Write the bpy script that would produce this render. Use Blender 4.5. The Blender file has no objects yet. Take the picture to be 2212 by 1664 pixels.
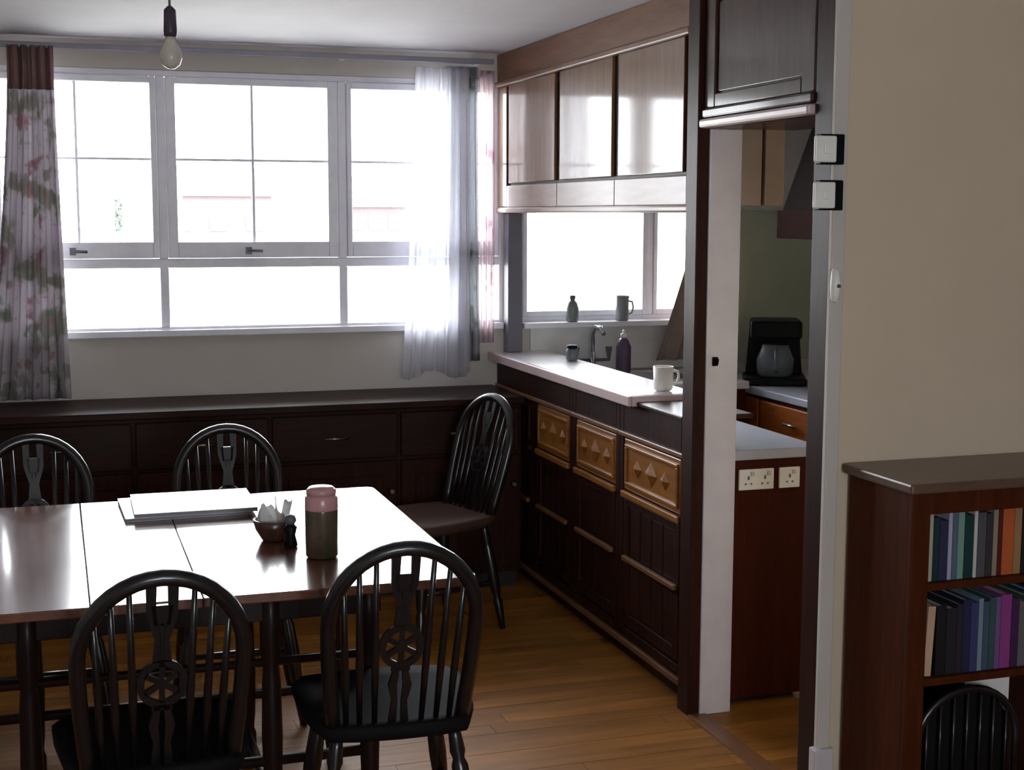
import bpy, bmesh, math, random
from mathutils import Vector, Matrix
random.seed(7)
sc = bpy.context.scene
COL = sc.collection
PI = math.pi

# ------------------------------------------------------------------ camera
cam_d = bpy.data.cameras.new('camera')
cam = bpy.data.objects.new('camera', cam_d)
COL.objects.link(cam)
sc.camera = cam
cam_d.sensor_width = 36.0
cam_d.lens = 36.0 * 3027.0 / 2212.0
cam_d.clip_start = 0.05
cam_d.clip_end = 300
YAW, PITCH, ROLL = 0.31557, 0.12117, 0.00226
fw = Vector((math.sin(YAW) * math.cos(PITCH), math.cos(YAW) * math.cos(PITCH), -math.sin(PITCH)))
rt = Vector((math.cos(YAW), -math.sin(YAW), 0))
up = rt.cross(fw)
r2 = rt * math.cos(ROLL) + up * math.sin(ROLL)
u2 = -rt * math.sin(ROLL) + up * math.cos(ROLL)
m3 = Matrix((r2, u2, -fw)).transposed()
cam.matrix_world = Matrix.Translation((0, 0, 1.6)) @ m3.to_4x4()

# ------------------------------------------------------------------ sky, exposure
sc.view_settings.view_transform = 'Standard'
sc.view_settings.look = 'None'
sc.view_settings.gamma = 1
sc.view_settings.use_curve_mapping = False
sc.view_settings.exposure = 0.5
SKY = 15.0
w = bpy.data.worlds.new('overcast_sky')
sc.world = w
w.use_nodes = True
w.node_tree.nodes['Background'].inputs[0].default_value = (0.93, 0.955, 1.0, 1)
w.node_tree.nodes['Background'].inputs[1].default_value = SKY


def portal(name, loc, rot, sx, sy):
    l = bpy.data.lights.new(name, 'AREA')
    l.shape = 'RECTANGLE'
    l.size, l.size_y = sx, sy
    l.cycles.is_portal = True
    o = bpy.data.objects.new(name, l)
    COL.objects.link(o)
    o.location = loc
    o.rotation_euler = rot


portal('daylight_portal', (0.81, 6.22, 1.66), (-PI / 2, 0, 0), 2.3, 1.16)
portal('daylight_portal', (2.5, 6.22, 1.66), (-PI / 2, 0, 0), 1.05, 1.16)
portal('daylight_portal', (0.6, -1.66, 1.45), (PI / 2, 0, 0), 1.35, 1.0)


# ------------------------------------------------------------------ helpers
def lin(c):
    return tuple((v / 255 / 12.92) if v / 255 <= 0.04045 else ((v / 255 + 0.055) / 1.055) ** 2.4 for v in c) + (1,)


def base_mat(name, rough=0.5, coat=0.0, coat_rough=0.1, spec=0.5, metal=0.0):
    m = bpy.data.materials.new(name)
    m.use_nodes = True
    nt = m.node_tree
    b = nt.nodes['Principled BSDF']
    b.inputs['Roughness'].default_value = rough
    b.inputs['Metallic'].default_value = metal
    b.inputs['Specular IOR Level'].default_value = spec
    b.inputs['Coat Weight'].default_value = coat
    b.inputs['Coat Roughness'].default_value = coat_rough
    return m, nt, b


def mottled(name, c1, c2, scale=6.0, rough=0.5, bump=0.0, stretch=(1, 1, 1), rnd=0.0, **k):
    """two-tone noise material; object coordinates"""
    m, nt, b = base_mat(name, rough, **k)
    tc = nt.nodes.new('ShaderNodeTexCoord')
    mp = nt.nodes.new('ShaderNodeMapping')
    mp.inputs['Scale'].default_value = stretch
    n = nt.nodes.new('ShaderNodeTexNoise')
    n.inputs['Scale'].default_value = scale
    n.inputs['Detail'].default_value = 5
    n.inputs['Roughness'].default_value = 0.6
    cr = nt.nodes.new('ShaderNodeValToRGB')
    cr.color_ramp.elements[0].position = 0.3
    cr.color_ramp.elements[1].position = 0.7
    cr.color_ramp.elements[0].color = lin(c1)
    cr.color_ramp.elements[1].color = lin(c2)
    L = nt.links.new
    L(tc.outputs['Object'], mp.inputs[0])
    L(mp.outputs[0], n.inputs['Vector'])
    L(n.outputs['Fac'], cr.inputs[0])
    out = cr.outputs[0]
    if rnd:
        oi = nt.nodes.new('ShaderNodeObjectInfo')
        hs = nt.nodes.new('ShaderNodeHueSaturation')
        mr = nt.nodes.new('ShaderNodeMapRange')
        mr.inputs[3].default_value = 1 - rnd
        mr.inputs[4].default_value = 1 + rnd
        L(oi.outputs['Random'], mr.inputs[0])
        L(mr.outputs[0], hs.inputs['Value'])
        L(out, hs.inputs['Color'])
        out = hs.outputs[0]
        ad = nt.nodes.new('ShaderNodeVectorMath')
        ad.operation = 'ADD'
        sc_ = nt.nodes.new('ShaderNodeMath')
        sc_.operation = 'MULTIPLY'
        sc_.inputs[1].default_value = 37.0
        L(oi.outputs['Random'], sc_.inputs[0])
        L(mp.outputs[0], ad.inputs[0])
        L(sc_.outputs[0], ad.inputs[1])
        L(ad.outputs[0], n.inputs['Vector'])
    L(out, b.inputs['Base Color'])
    if bump:
        bp = nt.nodes.new('ShaderNodeBump')
        bp.inputs['Strength'].default_value = bump
        bp.inputs['Distance'].default_value = 0.004
        L(n.outputs['Fac'], bp.inputs['Height'])
        L(bp.outputs[0], b.inputs['Normal'])
    return m


def plain(name, c, rough=0.5, **k):
    c2 = tuple(min(255, int(v * 1.06) + 2) for v in c)
    return mottled(name, c, c2, 9.0, rough, **k)


def wood(name, c1, c2, axis='z', rough=0.35, coat=0.3, coat_rough=0.15, scale=5.0, rnd=0.0, bump=0.05, spec=0.5):
    st = {'x': (1, 9, 9), 'y': (9, 1, 9), 'z': (9, 9, 1)}[axis]
    return mottled(name, c1, c2, scale, rough, bump, st, rnd, coat=coat, coat_rough=coat_rough, spec=spec)


class MB:
    def __init__(s):
        s.v, s.f, s.sm = [], [], []

    def add(s, vs, fs, smooth=False):
        o = len(s.v)
        s.v += [tuple(v) for v in vs]
        s.f += [tuple(i + o for i in f) for f in fs]
        s.sm += [smooth] * len(fs)
        return s

    def box(s, x0, x1, y0, y1, z0, z1):
        vs = [(x, y, z) for x in (x0, x1) for y in (y0, y1) for z in (z0, z1)]
        return s.add(vs, [(0, 1, 3, 2), (4, 6, 7, 5), (0, 4, 5, 1), (2, 3, 7, 6), (0, 2, 6, 4), (1, 5, 7, 3)])

    def tube(s, pts, rad, n=10, caps=True, squash=None):
        pts = [Vector(p) for p in pts]
        if not hasattr(rad, '__len__'):
            rad = [rad] * len(pts)
        vs, fs = [], []
        ref = None
        for i, p in enumerate(pts):
            a = pts[max(i - 1, 0)]
            b = pts[min(i + 1, len(pts) - 1)]
            t = (b - a).normalized()
            if ref is None:
                ref = Vector((0, 1, 0)) if abs(t.y) < 0.8 else Vector((1, 0, 0))
            u = (ref - t * ref.dot(t)).normalized()
            ref = u
            q = t.cross(u)
            for k in range(n):
                an = 2 * PI * k / n
                vs.append(p + u * math.cos(an) * rad[i] + q * math.sin(an) * rad[i] * (squash or 1))
        for i in range(len(pts) - 1):
            for k in range(n):
                k2 = (k + 1) % n
                fs.append((i * n + k, i * n + k2, (i + 1) * n + k2, (i + 1) * n + k))
        s.add(vs, fs, True)
        if caps:
            o = len(s.v) - len(vs)
            s.f += [tuple(o + k for k in reversed(range(n))), tuple(o + (len(pts) - 1) * n + k for k in range(n))]
            s.sm += [False, False]
        return s

    def lathe(s, prof, c=(0, 0, 0), n=20):
        """profile [(r, z)], about the vertical axis through c"""
        vs, fs = [], []
        for r, z in prof:
            for k in range(n):
                a = 2 * PI * k / n
                vs.append((c[0] + r * math.cos(a), c[1] + r * math.sin(a), c[2] + z))
        for i in range(len(prof) - 1):
            for k in range(n):
                k2 = (k + 1) % n
                fs.append((i * n + k, i * n + k2, (i + 1) * n + k2, (i + 1) * n + k))
        s.add(vs, fs, True)
        o = len(s.v) - len(vs)
        if prof[0][0] > 1e-4:
            s.f.append(tuple(o + k for k in reversed(range(n)))); s.sm.append(False)
        if prof[-1][0] > 1e-4:
            s.f.append(tuple(o + (len(prof) - 1) * n + k for k in range(n))); s.sm.append(False)
        return s

    def prism(s, poly, fn, a, b):
        """poly 2-D outline, fn(u, v, w) -> xyz, extruded from w=a to w=b"""
        n = len(poly)
        vs = [fn(p[0], p[1], a) for p in poly] + [fn(p[0], p[1], b) for p in poly]
        fs = [tuple(range(n)), tuple(reversed(range(n, 2 * n)))]
        fs += [(i, n + i, n + (i + 1) % n, (i + 1) % n) for i in range(n)]
        return s.add(vs, fs)

    def grid(s, nu, nv, fn, smooth=True):
        vs = [fn(i / nu, j / nv) for j in range(nv + 1) for i in range(nu + 1)]
        fs = [(j * (nu + 1) + i, j * (nu + 1) + i + 1, (j + 1) * (nu + 1) + i + 1, (j + 1) * (nu + 1) + i)
              for j in range(nv) for i in range(nu)]
        return s.add(vs, fs, smooth)

    def mesh(s, name):
        me = bpy.data.meshes.new(name)
        me.from_pydata(s.v, [], s.f)
        bm = bmesh.new()
        bm.from_mesh(me)
        bmesh.ops.recalc_face_normals(bm, faces=bm.faces)
        bm.to_mesh(me)
        bm.free()
        me.polygons.foreach_set('use_smooth', s.sm)
        me.update()
        return me

    def build(s, name, mat, parent=None, bevel=0.0, solid=0.0, loc=None):
        me = s.mesh(name)
        me.materials.append(mat)
        o = bpy.data.objects.new(name, me)
        COL.objects.link(o)
        if parent:
            o.parent = parent
        if loc:
            o.location = loc
        if solid:
            md = o.modifiers.new('thickness', 'SOLIDIFY')
            md.thickness = solid
            md.offset = 0
        if bevel:
            md = o.modifiers.new('bevel', 'BEVEL')
            md.width = bevel
            md.segments = 2
            md.limit_method = 'ANGLE'
        return o


def bx(*a):
    return MB().box(*a)


def tag(o, label=None, cat=None, group=None, kind=None):
    for k, v in (('label', label), ('category', cat), ('group', group), ('kind', kind)):
        if v:
            o[k] = v
    return o


def thing(name, label, cat, loc=(0, 0, 0), rz=0.0, group=None, kind=None):
    o = bpy.data.objects.new(name, None)
    COL.objects.link(o)
    o.empty_display_size = 0.1
    o.location = loc
    o.rotation_euler = (0, 0, rz)
    return tag(o, label, cat, group, kind)


def copy_tree(o, parent=None):
    c = o.copy()
    COL.objects.link(c)
    c.parent = parent
    for ch in list(o.children):
        copy_tree(ch, c)
    return c


# ------------------------------------------------------------------ materials
M = {}
M['ceil'] = mottled('ceiling_paint', (205, 202, 206), (213, 210, 214), 3, 0.8)
M['wall'] = mottled('magnolia_paint', (204, 198, 190), (210, 204, 196), 4, 0.8)
M['beige'] = mottled('beige_paint', (216, 198, 173), (222, 204, 179), 3, 0.75)
M['green'] = mottled('sage_paint', (170, 176, 150), (178, 184, 158), 4, 0.5)
M['white'] = plain('white_gloss_paint', (206, 200, 204), 0.35)
M['lilac'] = plain('window_paint', (234, 234, 246), 0.4)
M['floorbase'] = wood('floor_base_wood', (96, 58, 26), (130, 84, 40), 'x', 0.45)
M['plank'] = wood('floor_plank_wood', (132, 84, 30), (168, 112, 46), 'x', 0.5, 0.1, 0.3, 3.0, 0.22, spec=0.25)
M['mahog'] = wood('dark_mahogany', (40, 18, 13), (58, 28, 19), 'z', 0.5, 0.03, 0.2, spec=0.12)
M['mahog_x'] = wood('dark_mahogany_long', (36, 18, 14), (54, 27, 20), 'x', 0.5, 0.06, 0.2, spec=0.15)
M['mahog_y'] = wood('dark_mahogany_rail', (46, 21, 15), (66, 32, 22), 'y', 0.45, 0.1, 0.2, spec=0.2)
M['oak'] = wood('golden_oak', (136, 82, 22), (168, 108, 36), 'y', 0.4, 0.3, 0.25, 6.0)
M['door_wood'] = wood('glossy_brown_veneer', (112, 78, 52), (138, 98, 66), 'z', 0.55, 0.55, 0.09, 4.0, bump=0.03, spec=0.2)
M['rail_wood'] = wood('brown_veneer_rail', (110, 72, 48), (134, 92, 62), 'y', 0.45, 0.25, 0.2, 4.0, spec=0.25)
M['gap'] = plain('dark_reveal', (34, 22, 20), 0.6)
M['table'] = wood('polished_table_wood', (92, 52, 34), (122, 72, 48), 'y', 0.2, 1.0, 0.09, 3.0, bump=0.0)
M['tleg'] = wood('dark_table_leg_wood', (28, 16, 14), (42, 24, 20), 'z', 0.45, 0.1, 0.2, spec=0.2)
M['black'] = wood('black_stained_wood', (18, 15, 18), (30, 25, 27), 'z', 0.32, 0.5, 0.18, bump=0.02)
M['seat'] = plain('matt_black_seat', (20, 18, 20), 0.75, spec=0.15)
M['brownseat'] = plain('brown_seat_cushion', (74, 54, 46), 0.8, spec=0.2)
M['laminate'] = mottled('white_laminate', (226, 220, 222), (234, 229, 231), 14, 0.22, coat=0.4, coat_rough=0.1)
M['edge'] = plain('pinkish_edge_lit_moulding', (206, 184, 184), 0.35)
M['worktop'] = plain('pale_grey_worktop', (178, 182, 194), 0.3)
M['bookwood'] = wood('red_brown_bookcase_wood', (66, 27, 9), (86, 39, 14), 'z', 0.55, 0.0, 0.3, spec=0.12)
M['endpanel'] = wood('dark_red_brown_panel', (60, 22, 9), (76, 31, 13), 'z', 0.55, 0.0, 0.3, spec=0.1)
M['gloss_mahog'] = wood('glossy_dark_mahogany', (50, 26, 20), (68, 37, 28), 'z', 0.55, 0.45, 0.1, bump=0.01, spec=0.15)
M['piershade'] = plain('pier_shade_grey', (112, 112, 122), 0.5)
M['tile'] = plain('white_splashback', (226, 228, 228), 0.25)
M['booktop'] = wood('bookcase_top_wood', (92, 68, 54), (110, 82, 66), 'x', 0.4, 0.3, 0.25)
M['chrome'] = mottled('brushed_chrome', (190, 192, 198), (200, 202, 208), 9, 0.2, metal=1.0)
M['brass'] = mottled('dull_brass', (150, 140, 120), (166, 156, 134), 9, 0.3, metal=1.0)
M['blackp'] = plain('black_plastic', (14, 16, 18), 0.45, spec=0.15)
M['greyp'] = plain('grey_plastic', (96, 104, 110), 0.35)
M['whitep'] = plain('white_plastic', (242, 239, 232), 0.35)
M['cream'] = plain('taupe_board', (156, 138, 124), 0.5)
M['paper'] = plain('white_paper', (238, 236, 234), 0.6)
M['glossp'] = plain('glossy_white_paper', (240, 238, 236), 0.5, coat=0.8, coat_rough=0.3)
M['tissue'] = mottled('white_tissue', (228, 226, 224), (242, 240, 238), 30, 0.8)


def cloth(name, c1, c2, see=0.0, transl=0.5, pattern=None):
    m = bpy.data.materials.new(name)
    m.use_nodes = True
    nt = m.node_tree
    nt.nodes.remove(nt.nodes['Principled BSDF'])
    out = nt.nodes['Material Output']
    L = nt.links.new
    tc = nt.nodes.new('ShaderNodeTexCoord')
    n = nt.nodes.new('ShaderNodeTexNoise')
    n.inputs['Scale'].default_value = 60
    cr = nt.nodes.new('ShaderNodeValToRGB')
    cr.color_ramp.elements[0].color = lin(c1)
    cr.color_ramp.elements[1].color = lin(c2)
    L(tc.outputs['Object'], n.inputs['Vector'])
    L(n.outputs['Fac'], cr.inputs[0])
    col = cr.outputs[0]
    for sc_, thr, c in (pattern or []):
        v = nt.nodes.new('ShaderNodeTexNoise')
        v.inputs['Scale'].default_value = sc_
        v.inputs['Detail'].default_value = 3
        mp = nt.nodes.new('ShaderNodeMapping')
        mp.inputs['Location'].default_value = (sc_ * 3.1, sc_ * 1.7, sc_)
        mr = nt.nodes.new('ShaderNodeMapRange')
        mr.inputs[1].default_value = thr
        mr.inputs[2].default_value = thr + 0.06
        mx = nt.nodes.new('ShaderNodeMix')
        mx.data_type = 'RGBA'
        L(tc.outputs['Object'], mp.inputs[0])
        L(mp.outputs[0], v.inputs['Vector'])
        L(v.outputs['Fac'], mr.inputs[0])
        L(mr.outputs[0], mx.inputs['Factor'])
        L(col, mx.inputs[6])
        mx.inputs[7].default_value = lin(c)
        col = mx.outputs[2]
    d = nt.nodes.new('ShaderNodeBsdfDiffuse')
    t = nt.nodes.new('ShaderNodeBsdfTranslucent')
    a = nt.nodes.new('ShaderNodeMixShader')
    a.inputs[0].default_value = transl
    L(col, d.inputs[0]); L(col, t.inputs[0])
    L(d.outputs[0], a.inputs[1]); L(t.outputs[0], a.inputs[2])
    sh = a.outputs[0]
    if see:
        tr = nt.nodes.new('ShaderNodeBsdfTransparent')
        b = nt.nodes.new('ShaderNodeMixShader')
        b.inputs[0].default_value = see
        L(sh, b.inputs[1]); L(tr.outputs[0], b.inputs[2])
        sh = b.outputs[0]
    L(sh, out.inputs['Surface'])
    return m


def glass_mat(name, tint=(1, 1, 1, 1), k=1.0):
    m = bpy.data.materials.new(name)
    m.use_nodes = True
    nt = m.node_tree
    nt.nodes.remove(nt.nodes['Principled BSDF'])
    out = nt.nodes['Material Output']
    tr = nt.nodes.new('ShaderNodeBsdfTransparent')
    tr.inputs[0].default_value = tint
    gl = nt.nodes.new('ShaderNodeBsdfGlossy')
    gl.inputs['Roughness'].default_value = 0.02
    fr = nt.nodes.new('ShaderNodeFresnel')
    fr.inputs['IOR'].default_value = 1.45
    mx = nt.nodes.new('ShaderNodeMixShader')
    nt.links.new(fr.outputs[0], mx.inputs[0])
    nt.links.new(tr.outputs[0], mx.inputs[1])
    nt.links.new(gl.outputs[0], mx.inputs[2])
    nt.links.new(mx.outputs[0], out.inputs['Surface'])
    return m


M['glass'] = glass_mat('window_glass', (0.97, 0.98, 0.98, 1))
M['bulb'] = glass_mat('bulb_glass', (0.85, 0.83, 0.8, 1))

# ================================================================== the room
H = 2.30
YB = 6.05          # inner face of the back wall
XP = 1.915         # dining face of the peninsula


def struct(name, mb, mat, **k):
    return tag(mb.build(name, mat, **k), kind='structure')


fl = struct('floor', bx(-1.6, 3.55, -1.6, 6.2, -0.12, -0.014), M['floorbase'])
lens = (0.9, 1.15, 1.4)
pm = {}
for L_ in lens:
    me = bx(0.0008, L_ - 0.0008, 0.0006, 0.0744, -0.014, 0.0).mesh('plank')
    me.materials.append(M['plank'])
    pm[L_] = me
rr = random.Random(3)
y = 2.42
while y < 5.95:
    x = -1.0 - rr.random() * 0.5
    while x < 3.5:
        L_ = rr.choice(lens)
        if x + L_ > 3.54:
            L_ = 0.9
            if x + L_ > 3.54:
                break
        p = bpy.data.objects.new('plank', pm[L_])
        COL.objects.link(p)
        p.parent = fl
        p.location = (x, y, rr.uniform(-0.0006, 0.0006))
        x += L_
    y += 0.075

struct('ceiling', bx(-1.75, 3.7, -1.75, 6.2, H, H + 0.1), M['ceil'])
WZ0, WZ1 = 1.11, 2.19
mb = MB()
mb.box(-1.75, 3.7, YB, YB + 0.15, -0.12, WZ0)
mb.box(-1.75, 3.7, YB, YB + 0.15, WZ1, H)
mb.box(-1.75, -0.26, YB, YB + 0.15, WZ0, WZ1)
mb.box(1.927, 2.005, YB, YB + 0.15, WZ0, WZ1)
mb.box(3.02, 3.7, YB, YB + 0.15, WZ0, WZ1)
struct('wall_back', mb, M['wall'])
struct('wall_left', bx(-1.75, -1.6, -1.6, YB, -0.12, H), M['wall'])
struct('wall_right', bx(3.55, 3.7, -1.6, YB, -0.12, H), M['wall'])
mb = MB()
mb.box(-1.75, 3.7, -1.75, -1.6, -0.12, 0.95)
mb.box(-1.75, 3.7, -1.75, -1.6, 1.95, H)
mb.box(-1.75, -0.05, -1.75, -1.6, 0.95, 1.95)
mb.box(1.25, 3.7, -1.75, -1.6, 0.95, 1.95)
struct('wall_front', mb, M['wall'])
struct('wall_divider', bx(1.93, 3.55, 3.20, 3.30, 0, H), M['beige'])
struct('baseboard_divider', bx(1.942, 3.55, 3.185, 3.20, 0, 0.09), M['white'], bevel=0.003)
# sage painted panel of wall behind the kitchen counter
struct('pier_shade', bx(1.932, 2.0, 5.975, 6.045, 0.984, 1.605), M['piershade'], bevel=0.004)  # backlit shade of the wall pier, put in as a dark grey strip
struct('trim_5', bx(2.06, 3.03, YB - 0.012, YB, 0.885, 1.088), M['tile'])
struct('trim_1', bx(3.03, 3.55, YB - 0.012, YB, 0.9, 1.62), M['green'])

# ------------------------------------------------------------------ windows


def pane(parent, x0, x1, z0, z1, y):
    return bx(x0, x1, y - 0.002, y + 0.002, z0, z1).build('pane', M['glass'], parent)


w1 = thing('window_1', 'white painted three-light casement window above the sideboard', None, (0.81, YB, WZ0), kind='structure')


def loc1(mb_):     # window parts are given in room coordinates
    mb_.v = [(a - 0.81, b - YB, c - WZ0) for a, b, c in mb_.v]
    return mb_


def fr(name, parent, mat, *boxes, bevel=0.004, shift=(0.81, YB, WZ0)):
    mb_ = MB()
    for b_ in boxes:
        mb_.box(*b_)
    mb_.v = [(a - shift[0], b - shift[1], c - shift[2]) for a, b, c in mb_.v]
    return mb_.build(name, mat, parent, bevel=bevel)


Y0, Y1 = YB + 0.012, YB + 0.075
fr('frame', w1, M['lilac'], (-0.26, 1.927, Y0, Y1, 2.165, WZ1), (-0.26, -0.235, Y0, Y1, WZ0, 2.165), (1.915, 1.927, Y0, Y1, WZ0, 2.165),
   (-0.26, 1.927, Y0, Y1, WZ0, 1.125), (-0.235, 1.915, Y0, Y1, 1.373, 1.412))
for cx in (0.443, 1.203):
    fr('mullion', w1, M['lilac'], (cx - 0.018, cx + 0.018, Y0 - 0.006, Y1, 1.125, 1.373), (cx - 0.018, cx + 0.018, Y0 - 0.006, Y1, 1.412, 2.165))
fr('sill', w1, M['lilac'], (-0.30, 1.927, YB - 0.03, YB + 0.012, WZ0 - 0.024, WZ0 + 0.004))
for k, (a, b) in enumerate(((-0.19, 0.40), (0.503, 1.14), (1.245, 1.87))):
    o0 = -0.268 if k == 0 else a - 0.04
    o1 = b + 0.023 if k < 2 else 1.913
    o1 = {0: 0.423, 1: 1.183, 2: 1.913}[k]
    o0 = {0: -0.233, 1: 0.463, 2: 1.223}[k]
    cz0, cz1 = 1.414, 2.163
    cs = fr('casement', w1, M['lilac'], (o0, a, Y0 - 0.01, Y1 - 0.02, cz0, cz1), (b, o1, Y0 - 0.01, Y1 - 0.02, cz0, cz1),
            (a, b, Y0 - 0.01, Y1 - 0.02, cz0, 1.482), (a, b, Y0 - 0.01, Y1 - 0.02, 2.135, cz1))
    m_ = (a + b) / 2
    fr('glazing_bar', cs, M['lilac'], (m_ - 0.0055, m_ + 0.0055, Y0 + 0.008, Y0 + 0.026, 1.482, 2.135),
       (a, b, Y0 + 0.007, Y0 + 0.025, 1.820, 1.830), bevel=0.002)
    for xa, xb in ((a, m_ - 0.0055), (m_ + 0.0055, b)):
        for za, zb in ((1.482, 1.820), (1.830, 2.135)):
            fr('pane', cs, M['glass'], (xa, xb, Y0 + 0.015, Y0 + 0.018, za, zb), bevel=0)
    hx = {0: 0.10, 1: 0.815, 2: 1.56}[k]
    hd = MB().tube([(hx - 0.03, Y0 - 0.03, 1.445), (hx + 0.035, Y0 - 0.032, 1.443)], 0.006, 8)
    hd.box(hx - 0.035, hx - 0.01, Y0 - 0.035, Y0 - 0.009, 1.43, 1.46)
    loc1(hd).build('window_stay', M['greyp'], cs)
    lo0, lo1 = {0: (-0.235, 0.425), 1: (0.461, 1.185), 2: (1.221, 1.915)}[k]
    fr('pane', w1, M['glass'], (lo0, lo1, Y0 + 0.025, Y0 + 0.028, 1.125, 1.373), bevel=0)

w2 = thing('window_2', 'white kitchen window seen through the gap over the bar', None, (2.5, YB, WZ0), kind='structure')
S2 = (2.5, YB, WZ0)
fr('frame', w2, M['lilac'], (2.005, 3.02, Y0, Y1, 2.15, WZ1), (2.005, 2.03, Y0, Y1, WZ0, 2.15), (2.99, 3.02, Y0, Y1, WZ0, 2.15), (2.005, 3.02, Y0, Y1, WZ0, 1.135), shift=S2)
fr('mullion', w2, M['lilac'], (2.64, 2.675, Y0, Y1, 1.135, 2.15), shift=S2)
fr('sill', w2, M['lilac'], (2.005, 3.02, YB - 0.09, YB + 0.012, WZ0 - 0.022, WZ0 + 0.004), shift=S2)
for a, b in ((2.03, 2.64), (2.675, 2.99)):
    cs = fr('casement', w2, M['lilac'], (a, a + 0.02, Y0 - 0.006, Y1 - 0.02, 1.135, 2.15), (b - 0.02, b, Y0 - 0.006, Y1 - 0.02, 1.135, 2.15),
            (a + 0.02, b - 0.02, Y0 - 0.006, Y1 - 0.02, 1.135, 1.16), (a + 0.02, b - 0.02, Y0 - 0.006, Y1 - 0.02, 2.12, 2.15), shift=S2)
    fr('pane', cs, M['glass'], (a + 0.02, b - 0.02, Y0 + 0.015, Y0 + 0.018, 1.16, 2.12), bevel=0, shift=S2)

S3 = (0.6, -1.6, 0.95)
w3 = thing('fill_window', 'unseen white window added behind the camera for fill daylight', None, S3, kind='structure')  # unseen window, added to bring fill daylight to the near side
fr('frame', w3, M['lilac'], (-0.05, 1.25, -1.69, -1.62, 1.89, 1.95), (-0.05, 1.25, -1.69, -1.62, 0.95, 1.01), (-0.05, 0.01, -1.69, -1.62, 1.01, 1.89),
   (1.19, 1.25, -1.69, -1.62, 1.01, 1.89), (0.57, 0.63, -1.69, -1.62, 1.01, 1.89), shift=S3)
for a, b in ((0.01, 0.57), (0.63, 1.19)):
    fr('pane', w3, M['glass'], (a, b, -1.657, -1.653, 1.01, 1.89), bevel=0, shift=S3)

# ------------------------------------------------------------------ outdoors
M['paving'] = mottled('pale_paving', (196, 194, 188), (206, 204, 198), 2, 0.8)
M['render'] = mottled('pale_render', (176, 158, 152), (186, 168, 160), 2, 0.8)
M['rooft'] = mottled('roof_tile', (72, 60, 61), (82, 69, 70), 6, 0.8)
M['brick'] = mottled('grey_pink_brick', (80, 70, 71), (88, 77, 78), 2, 0.8)
M['leaf'] = mottled('distant_leaf', (66, 72, 66), (78, 84, 76), 5, 0.8)
struct('ground_outside', bx(-80, 110, 6.5, 200, -0.5, -0.35), M['paving'])


def house(label, x, y, wd, hh):
    t = thing('house', label, 'house', (x, y, -0.35))
    bx(-wd / 2, wd / 2, -3, 3, 0, hh).build('wall', M['brick'], t)
    MB().prism([(-wd / 2 - 0.3, hh), (wd / 2 + 0.3, hh), (wd * 0.3, hh + 2.0), (-wd * 0.3, hh + 2.0)], lambda u, v, q: (u, q, v), -3.3, 3.3).build('roof', M['rooft'], t)
    bx(wd * 0.2, wd * 0.2 + 0.8, -0.4, 0.4, hh + 1.6, hh + 2.9).build('chimney', M['brick'], t)
    for k in range(3):
        a = -wd / 2 + wd * (k + 0.5) / 3 - 0.5
        bx(a, a + 1.0, -3.06, -2.98, 0.9, 2.0).build('house_window', M['greyp'], t)


house('faint pinkish house with pitched roof far beyond the middle window light', 9.6, 90, 6.5, 3.0)
house('faint low house far off beside the sheer curtain', 20.5, 95, 4.0, 2.4)


def tree(label, x, y, h, seed):
    r_ = random.Random(seed)
    t = thing('tree', label, 'tree', (x, y, -0.35), group='trees far outside')
    MB().tube([(0, 0, 0), (0.1, 0, h * 0.45)], [0.16, 0.1], 7).build('trunk', M['leaf'], t)
    cr_ = MB()
    for k in range(420):
        a, b, q = r_.uniform(0, 6.28), r_.uniform(-1, 1), r_.random() ** 0.4
        c = Vector((math.cos(a) * math.sqrt(1 - b * b), math.sin(a) * math.sqrt(1 - b * b), b)) * q
        c = Vector((c.x * h * 0.32, c.y * h * 0.32, h * 0.66 + c.z * h * 0.34))
        n_ = Vector((r_.gauss(0, 1), r_.gauss(0, 1), r_.gauss(0, 1))).normalized()
        u_ = n_.orthogonal().normalized() * 0.16
        v_ = n_.cross(u_) * 0.6
        cr_.add([c - u_, c + v_, c + u_, c - v_], [(0, 1, 2, 3)])
    cr_.build('foliage', M['leaf'], t)


tree('faint round tree far outside beside the floral curtain', 2.6, 70, 2.9, 1)
tree('faint tree far outside, left of the pinkish house', 5.6, 82, 2.6, 2)

# ------------------------------------------------------------------ doorway and posts
struct('trim_2', bx(1.925, 2.035, 3.945, 4.0, 0, 1.862), M['white'], bevel=0.004)
struct('trim_3', bx(1.885, 1.925, 3.95, 4.03, 0, H), M['mahog'], bevel=0.003)
d1 = thing('door_1', 'open doorway into the kitchen with brown lining and pale architrave', None, (1.915, 3.25, 0), kind='structure')
bx(-0.012, 0.0145, -0.05, 0.036, 0, H).build('lining', M['mahog'], d1, bevel=0.002)
bx(-0.014, 0.025, -0.07, -0.05, 0, H).build('architrave', M['wall'], d1, bevel=0.004)
bx(-0.028, 0.03, -0.085, -0.05, 0, 0.18).build('plinth_block', M['white'], d1, bevel=0.004)
bx(-0.03, 0.03, 0.05, 0.70, 0.0, 0.006).build('threshold', M['rail_wood'], d1, bevel=0.001)

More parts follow.
